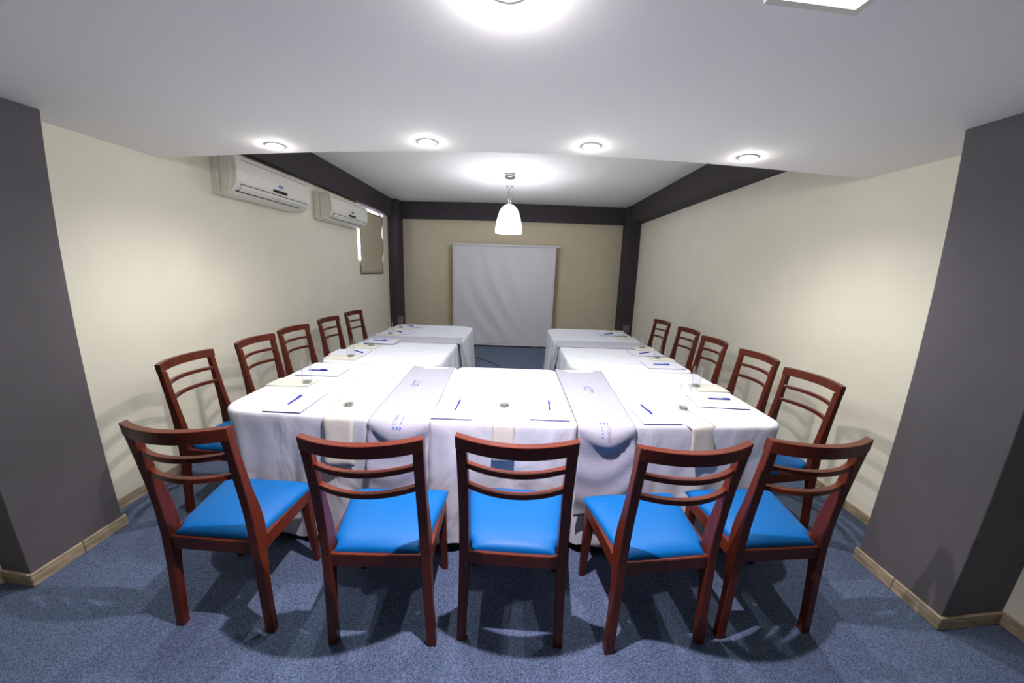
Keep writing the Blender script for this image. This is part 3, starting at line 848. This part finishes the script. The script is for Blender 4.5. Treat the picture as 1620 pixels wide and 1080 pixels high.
def make_chair():
    r = empty('dining_chair', (0, 0, 0))
    zs = [0, .05, .1, .15, .2, .25, .3, .34, .38, .41, .43, .46, .5, .535, .57, .61, .65, .7, .74, .78, .82, .86, .905]
    for s in (-1, 1):
        secs = []
        for z in zs:
            xo = interp(XO, z); a, b = xo - .037, xo
            if s < 0: a, b = -b, -a
            secs.append(rrect(a, b, interp(YR, z), interp(YF, z), z, .003))
        loft('back_post', secs, WOOD, r)
    for s in (-1, 1):
        secs = []
        for z in (0, .1, .2, .3, .372):
            k = .028 + .014 * min(1, z / .33)
            xo = .224; yo = .424
            a, b = xo - k, xo
            if s < 0: a, b = -b, -a
            secs.append(rrect(a, b, yo - k, yo, z, .003))
        loft('front_leg', secs, WOOD, r)
    # aprons under the cushion
    bm = bmesh.new()
    addbox(bm, -.176, .176, .040, .062, .374, .434, .003, 1)
    addbox(bm, -.222, .222, .402, .426, .372, .430, .003, 1)
    n0 = len(bm.verts)
    for s in (-1, 1):
        q = [(s * .207, .075), (s * .224, .405), (s * .202, .405), (s * .185, .075)]
        lo = [bm.verts.new((x, y, .372)) for x, y in q]; hi = [bm.verts.new((x, y, .430)) for x, y in q]
        bm.faces.new(lo[::-1] if s > 0 else lo); bm.faces.new(hi if s > 0 else hi[::-1])
        for k in range(4): bm.faces.new((lo[k], lo[(k + 1) % 4], hi[(k + 1) % 4], hi[k]))
    frombm('seat_frame', bm, WOOD, r)
    # crest rail and two slats, bowed backwards
    def rail(name, xh, ze, h, dep, yend, bow, rise=0.0):
        secs = []
        n = 18
        for k in range(n + 1):
            u = -1 + 2 * k / n; x = xh * u; yc = yend - bow * (1 - u * u)
            sl = 2 * bow * u / xh; ln = math.hypot(1, sl); nx, ny = -sl / ln, 1 / ln
            ring = []
            z0, z1 = ze, ze + h
            for (d, z) in ((-dep / 2, z0 + .002), (-dep / 2 + .002, z0), (dep / 2 - .002, z0), (dep / 2, z0 + .002), (dep / 2, z1 - .002), (dep / 2 - .002, z1), (-dep / 2 + .002, z1), (-dep / 2, z1 - .002)):
                ring.append((x, yc + d * (1 + .12 * u * u) + rise * (z - z0), z))
            secs.append(ring)
        return loft(name, secs, WOOD, r)
    rail('crest_rail', .2095, HC - .050, .050, .030, .0105, .058, -.12)
    rail('back_slat', .173, .822, .020, .023, .022, .052)
    rail('back_slat', .173, .732, .020, .023, .036, .052)
    # cushion
    nx, ny = 22, 22
    def sp(k, n):
        t = -1 + 2 * k / n; return math.copysign(1 - (1 - abs(t)) ** 1.8, t)
    vs = []; fs = []
    for j in range(ny + 1):
        v = sp(j, ny)
        for i in range(nx + 1):
            u = sp(i, nx)
            y = .052 + (v + 1) / 2 * (.446 - .052)
            hw = .167 if y < .102 else .187 + (.234 - .187) * (y - .102) / (.446 - .102)
            if .095 < y < .112: hw = .167 + (.188 - .167) * (y - .095) / .017
            # round the plan corners at the front
            if v > .9: hw -= .003 * ((v - .9) / .1) ** 2
            x = u * hw
            e = max(0, (1 - abs(u) ** 7)) ** .42 * max(0, (1 - abs(v) ** 7)) ** .42
            cr = (1 - u * u) * (1 - v * v)
            z = .431 + .033 * e + .013 * cr
            vs.append((x, y, z))
    W1 = nx + 1; top = len(vs)
    for j in range(ny):
        for i in range(nx):
            a = j * W1 + i; fs.append((a, a + 1, a + W1 + 1, a + W1))
    vs += [(x, y, .4305) for (x, y, z) in vs]
    ring = [i for i in range(W1)] + [j * W1 + nx for j in range(1, ny + 1)] + [ny * W1 + i for i in range(nx - 1, -1, -1)] + [j * W1 for j in range(ny - 1, 0, -1)]
    fs.append(tuple(top + k for k in ring)[::-1])
    for k in range(len(ring)):
        a, b = ring[k], ring[(k + 1) % len(ring)]; fs.append((b, a, top + a, top + b))
    mesh('seat', vs, fs, SEAT, r, True)
    return r
ch0 = make_chair()
chairs = [
    (-1.188, 1.023, 2.6, 'wooden ladder-back chair with blue seat, front row, leftmost beside the left pillar', 'front'),
    (-.496, 1.024, 3.7, 'wooden ladder-back chair with blue seat in the front row, before the left runner', 'front'),
    (.024, 1.060, -2.6, 'central wooden ladder-back chair with blue seat in the front row, facing the narrow napkin', 'front'),
    (.635, 1.042, 5.0, 'wooden ladder-back chair in the front row turned slightly left, before the right runner', 'front'),
    (1.141, 1.082, 0.5, 'wooden ladder-back chair with blue seat, front row, rightmost before the rounded cloth corner', 'front'),
    (-2.028, 1.902, -85, 'wooden chair with blue seat against the left wall, nearest of the left row, largest there', 'left'),
    (-2.012, 2.498, -89.0, 'wooden chair by the left wall, second from the near end of the left row', 'left'),
    (-2.036, 3.025, -92.2, 'wooden chair by the left wall, middle one of the left row under the air conditioners', 'left'),
    (-2.042, 3.656, -88.8, 'wooden chair by the left wall, second from the far end of the left row', 'left'),
    (-2.041, 4.257, -91.1, 'wooden chair by the left wall, farthest and smallest of the left row', 'left'),
    (1.899, 4.302, 91.2, 'wooden chair by the right wall, farthest and smallest of the right row', 'right'),
    (1.932, 3.674, 91.4, 'wooden chair by the right wall, second from the far end of the right row', 'right'),
    (1.890, 3.096, 88.5, 'wooden chair by the right wall, middle one of the right row', 'right'),
    (1.905, 2.496, 91.2, 'wooden chair by the right wall, second from the near end of the right row', 'right'),
    (1.857, 1.922, 93.5, 'wooden chair with blue seat by the right wall, nearest of the right row, largest there', 'right')]
GR = {'front': 'chairs along the front of the tables', 'left': 'chairs along the left wall', 'right': 'chairs along the right wall'}
for i, (x, y, a, lb, g) in enumerate(chairs):
    o = ch0 if i == 0 else copy_tree(ch0)
    o.location = (x, y, 0); o.rotation_euler = (0, 0, math.radians(a)); tag(o, lb, 'chair', GR[g])

# ------------------------------------------------------------------ cable on the floor behind the tables
tag(tube('floor_cable', [(-1.3, 6.2, .006), (-1.0, 6.05, .006), (-.82, 5.93, .006), (-.68, 5.86, .006), (-.55, 5.74, .006), (-.43, 5.60, .006), (-.32, 5.49, .006), (-.22, 5.30, .006)], .005, CABLE), 'thin black cable lying on the carpet before the projection screen', 'cable')
